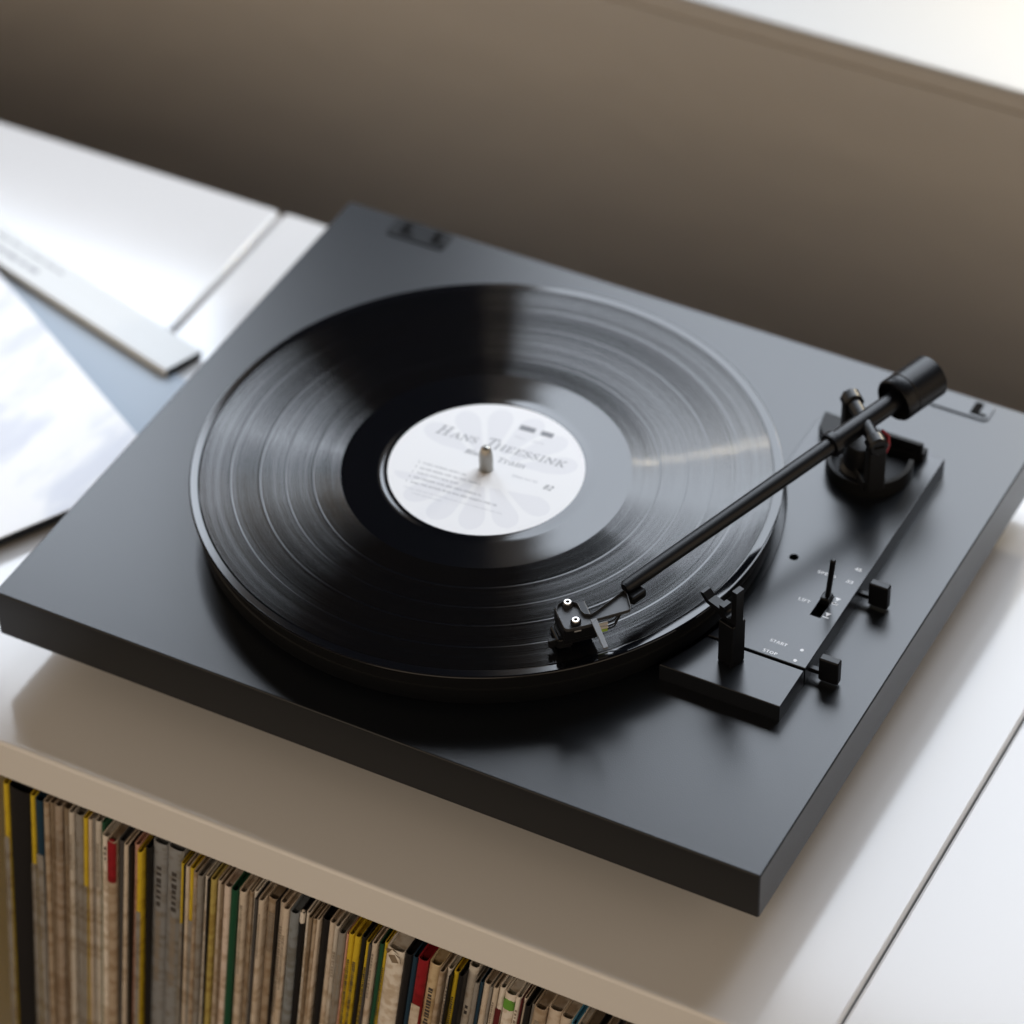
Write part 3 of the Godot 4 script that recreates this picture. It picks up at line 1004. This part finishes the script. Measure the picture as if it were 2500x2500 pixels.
func tonearm(t: Node3D) -> void:
	var piv := lv(-66.4, 49.6, -261.2)
	var tip := lv(-121.3, 44.6, -103.2)
	var d := (tip - piv).normalized()
	var arm := part("tonearm", tube_mesh([piv + d * 0.022, piv + d * 0.06, tip - d * 0.0012, tip, tip + d * 0.0008], [0.0044, 0.0043, 0.0036, 0.0033, 0.0022], 28), M.black, t)
	part("rear_tube", tube_mesh([piv - d * 0.026, piv + d * 0.0215], [0.0053, 0.0053], 28), M.black, arm)
	part("collar", tube_mesh([piv + d * 0.0205, piv + d * 0.021, piv + d * 0.0245, piv + d * 0.025], [0.0057, 0.0066, 0.0066, 0.0059], 28), M.black, arm)
	# counterweight: a turned drum with a ring groove, hollow in front
	var side := d.cross(Vector3.UP).normalized()
	var basis := Basis(side, -d, side.cross(-d))
	var w := start()
	lathe(w, [Vector2(0.0052, 0.003), Vector2(0.0098, 0.003), Vector2(0.0098, -0.0006), Vector2(0.0108, -0.0006), Vector2(0.0117, 0.0006), Vector2(0.0117, 0.0058), Vector2(0.0113, 0.0062), Vector2(0.0113, 0.0069), Vector2(0.0117, 0.0073), Vector2(0.0117, 0.0268), Vector2(0.0106, 0.0280), Vector2(0.0, 0.0280)], 64, piv - d * 0.0225, basis)
	part("counterweight", done(w), M.black, arm)
	# headshell: one thin plate seen from above, (x, z) in mm, with a swept rear wing
	var shell := [Vector2(-145.2, -78.6), Vector2(-144.2, -74.2), Vector2(-135.4, -65.6), Vector2(-134.0, -64.9), Vector2(-132.6, -65.2), Vector2(-127.4, -70.3), Vector2(-124.3, -73.6), Vector2(-123.6, -78.0), Vector2(-113.4, -89.6), Vector2(-112.6, -91.2), Vector2(-113.2, -93.0), Vector2(-119.4, -100.9), Vector2(-121.4, -101.8), Vector2(-126.8, -82.0), Vector2(-128.0, -79.6), Vector2(-130.6, -78.6), Vector2(-133.2, -79.8), Vector2(-136.8, -83.4), Vector2(-141.6, -83.6), Vector2(-144.0, -81.8)]
	var holes := []
	var along := Vector2(0.715, 0.70)
	for s in [Vector2(-141.4, -80.9), Vector2(-132.3, -71.7)]:
		var h := PackedVector2Array()
		var ax := Vector2(0.76, -0.65)
		var ay := Vector2(0.65, 0.76)
		for k in 24:
			var a := TAU * k / 24.0
			var ex := 0.7 if cos(a) > 0 else -0.2
			h.append(s + ax * (2.2 * cos(a) + ex) + ay * 1.85 * sin(a))
		holes.append(h)
	part("headshell", prism_mesh(shell, 42.6, 44.4, 0.25, holes), mat(0.028, 0.029, 0.032, 0.42), arm)
	for s in [Vector2(-141.2, -81.0), Vector2(-132.1, -71.8)]:
		var scr := part("screw", lathe_mesh([Vector2(1.5, 41.5), Vector2(1.5, 44.7), Vector2(1.95, 44.7), Vector2(1.95, 45.3), Vector2(1.75, 45.6), Vector2(0.95, 45.6), Vector2(0.9, 44.9), Vector2(0, 44.9)], 28), M.screw, arm, lv(s.x, 0, s.y))
		part("screw_socket", lathe_mesh([Vector2(0.88, 44.93), Vector2(0, 44.93)], 12), M.void, scr)
	# tube socket and clamp under the rear wing
	var plug := start()
	box(plug, lv(-117.0, 40.2, -105.0), lv(6.6, 5.0, 10.0), 0.0012, Basis(Vector3.UP, -0.33))
	part("clamp", done(plug), M.black, arm)
	# finger lift, a flat blade pointing outward
	var fl := start()
	prism(fl, [Vector2(-126.4, -76.0), Vector2(-124.2, -78.2), Vector2(-110.4, -63.2), Vector2(-111.8, -61.2)], 43.4, 44.35, 0.15)
	part("finger_lift", done(fl), mat(0.09, 0.092, 0.097, 0.45), arm)
	# cartridge: body in two steps, stylus holder with its guard
	var look := Vector3(-0.70, 0, 0.714)
	var turn := Basis(Vector3(0.714, 0, 0.70), Vector3.UP, -look)
	var mid := lv(-136.4, 0, -76.6)
	var cart := start()
	box(cart, mid + lv(0, 38.2, 0) - look * 0.001, lv(16.6, 8.6, 15.4), 0.0008, turn)
	box(cart, mid + lv(0, 33.2, 0) - look * 0.002, lv(13.6, 6.0, 17.6), 0.0008, turn)
	var body := part("cartridge", done(cart), M.black, arm)
	var guard := start()
	box(guard, mid + lv(0, 30.2, 0) + look * 0.0056, lv(11.6, 6.4, 8.0), 0.0012, turn)
	box(guard, mid + turn * lv(3.6, 30.6, 0) + look * 0.0112, lv(1.8, 4.4, 4.4), 0.0004, turn)
	box(guard, mid + turn * lv(1.0, 35.4, 0) + look * 0.0078, lv(9.0, 0.9, 1.2), 0.0003, turn)
	part("stylus_holder", done(guard), M.black, body)
	part("cantilever", tube_mesh([mid + lv(0, 28.6, 0) + look * 0.004, mid + lv(0, 26.3, 0) + look * 0.0105], [0.0003, 0.00025], 8), M.brass, body)
	part("maker_mark", box_mesh(lv(0.05, 0.9, 3.4), 0.0, mid + lv(0, 39.4, 0) + Vector3(0.714, 0, 0.70) * 0.00833, turn), M.print_grey, body)
	# four coloured pins at the back of the cartridge with the arm's thin leads
	var pins := [[1.2, 38.8, "red"], [5.6, 37.6, "pin_white"], [5.8, 35.4, "pin_white"], [5.2, 33.0, "pin_green"]]
	for p in pins:
		var root: Vector3 = mid + Vector3(0.714, 0, 0.70) * (p[0] * 0.001) + lv(0, p[1], 0) - look * 0.0085
		part("pin", tube_mesh([root, root - look * 0.0032], [0.00055, 0.00055], 10), M.brass, body)
		part("lead_clip", tube_mesh([root - look * 0.0026, root - look * 0.0074], [0.0009, 0.0009], 10), M[p[2]], body)
		part("lead", tube_mesh([root - look * 0.0074, root - look * 0.011 + lv(0, 0.9, 0), lv(-117.5, 41.4, -99.5)], [0.0004, 0.0004, 0.0004], 8), M.black_soft, body)

# ---------------------------------------------------------------- the record on the platter
func record() -> void:
	var y := 24.05
	var t := thing("vinyl_record", "black vinyl record with a white label, lying on the turntable's platter", "record", mm(-232.6, y, -168.0))
	# disc with its raised rim, smooth lead-in and run-out; grooved bands lie between smooth gaps
	part("disc", lathe_mesh([Vector2(3.8, 0), Vector2(149.6, 0), Vector2(150.5, 0.4), Vector2(150.8, 0.95), Vector2(150.65, 1.4), Vector2(150.2, 1.62), Vector2(149.7, 1.66), Vector2(146.4, 1.62), Vector2(146.0, 1.53), Vector2(145.6, 1.5)], 240), M.vinyl, t)
	var gaps := [145.6, 129.7, 114.9, 102.0, 88.1, 73.4]
	var half := [0.2, 0.55, 0.5, 0.5, 0.55, 0.6]
	for k in gaps.size():
		var g: float = gaps[k]
		var w: float = half[k]
		if k > 0 and k < 5:
			part("track_gap", lathe_mesh([Vector2(g + w, 1.5), Vector2(g + w * 0.5, 1.47), Vector2(g - w * 0.5, 1.47), Vector2(g - w, 1.5)], 240), M.vinyl, t)
		if k < 5:
			var from: float = g - w
			var to: float = gaps[k + 1] + half[k + 1]
			part("groove_band", lathe_mesh([Vector2(from, 1.5), Vector2(to, 1.5)], 240), M.grooves[k], t)
	part("run_out", lathe_mesh([Vector2(74.0, 1.5), Vector2(72.0, 1.46), Vector2(66.4, 1.46), Vector2(66.2, 1.42), Vector2(66.0, 1.46), Vector2(57.6, 1.46), Vector2(57.3, 1.42), Vector2(57.0, 1.46), Vector2(53.6, 1.46), Vector2(52.6, 1.62), Vector2(50.2, 1.62)], 240), M.vinyl, t)
	# paper label, printed
	var turn := 0.0760
	var st := start()
	var ring := 96
	for k in ring:
		var a0 := TAU * k / ring
		var a1 := TAU * (k + 1) / ring
		var q := []
		var uv := []
		for p in [[3.7, a0], [50.2, a0], [50.2, a1], [3.7, a1]]:
			var v: Vector2 = Vector2(cos(p[1]), sin(p[1])) * float(p[0])
			q.append(lv(v.x, 1.66, v.y))
			uv.append(v / 102.0 + Vector2(0.5, 0.5))
		quad_n(st, q, [Vector3.UP, Vector3.UP, Vector3.UP, Vector3.UP], uv)
	var label := part("record_label", done(st), M.label, t)
	label.rotation.y = turn
	st = start()
	write_on(st, "H", Vector2(-35.6, -15.6), 7.0, 6.4, "Droid Serif", 400, 0.25)
	write_on(st, "ANS", Vector2(-27.6, -15.4), 4.6, 14.4, "Droid Serif", 400, 0.2)
	write_on(st, "T", Vector2(-8.8, -15.6), 7.2, 5.4, "Droid Serif", 400, 0.25)
	write_on(st, "HEESSINK", Vector2(-3.2, -15.4), 4.6, 39.0, "Droid Serif", 400, 0.2)
	write_on(st, "Blue", Vector2(-15.6, -7.0), 3.3, 9.4, "Droid Serif", 700, 0.25)
	write_on(st, "Train", Vector2(2.2, -7.0), 3.6, 15.2, "Droid Serif", 400, 0.25)
	write_on(st, "B", Vector2(32.4, 3.2), 3.6, 1.9, "Droid Sans", 700, 0.25)
	write_on(st, "2", Vector2(34.9, 3.2), 3.6, 1.9, "Droid Sans", 700, 0.25)
	part("title_print", done(st), M.print_grey, label, lv(0, 1.69, 0))
	st = start()
	var r := RandomNumberGenerator.new()
	r.seed = 4
	for l in [[8.3, -31.2, -7.6], [12.2, -31.2, 2.2], [16.0, -31.0, -8.2], [19.8, -31.2, 5.8], [23.7, -31.0, 16.2]]:
		greek(st, l[1], l[2], l[0], 1.9, r)
		greek(st, -33.8, -33.0, l[0], 1.9, r)
	part("track_list", done(st), M.print_grey, label, lv(0, 1.69, 0))
	st = start()
	for g in [[-32.8, 21.8, 28.4, 1.2], [-27.0, -11.0, 31.2, 1.2], [3.8, 9.4, -28.4, 1.4], [13.6, 19.8, -28.4, 1.4], [14.4, 28.6, -0.2, 2.0]]:
		st = start()
		greek(st, g[0], g[1], g[2], g[3], r)
		part("small_print", done(st), M.print_pale, label, lv(0, 1.69, 0))
	st = start()
	for b in [[3.0, -38.0, 11.6, -34.2], [14.8, -37.8, 21.6, -34.2]]:
		quad(st, lv(b[0], 0, b[1]), lv(b[2], 0, b[1]), lv(b[2], 0, b[3]), lv(b[0], 0, b[3]), Vector3.UP)
	part("logo_block", done(st), M.print_logo, label, lv(0, 1.69, 0))

# a line of characters too small to read: words made of strokes of uneven height
func greek(st: SurfaceTool, x0: float, x1: float, z: float, tall: float, r: RandomNumberGenerator) -> void:
	var x := x0
	var left := r.randi_range(3, 8)
	while x < x1:
		var w := tall * r.randf_range(0.26, 0.42)
		var h := tall * (1.0 if r.randf() < 0.3 else 0.68)
		quad(st, lv(x, 0, z - h * 0.5), lv(x + w * 0.5, 0, z - h * 0.5), lv(x + w * 0.5, 0, z + tall * 0.34), lv(x, 0, z + tall * 0.34), Vector3.UP)
		if r.randf() < 0.7:
			quad(st, lv(x + w * 0.5, 0, z + tall * 0.12), lv(x + w, 0, z + tall * 0.12), lv(x + w, 0, z + tall * 0.34), lv(x + w * 0.5, 0, z + tall * 0.34), Vector3.UP)
		x += w + tall * 0.14
		left -= 1
		if left <= 0:
			left = r.randi_range(3, 8)
			x += tall * 0.4
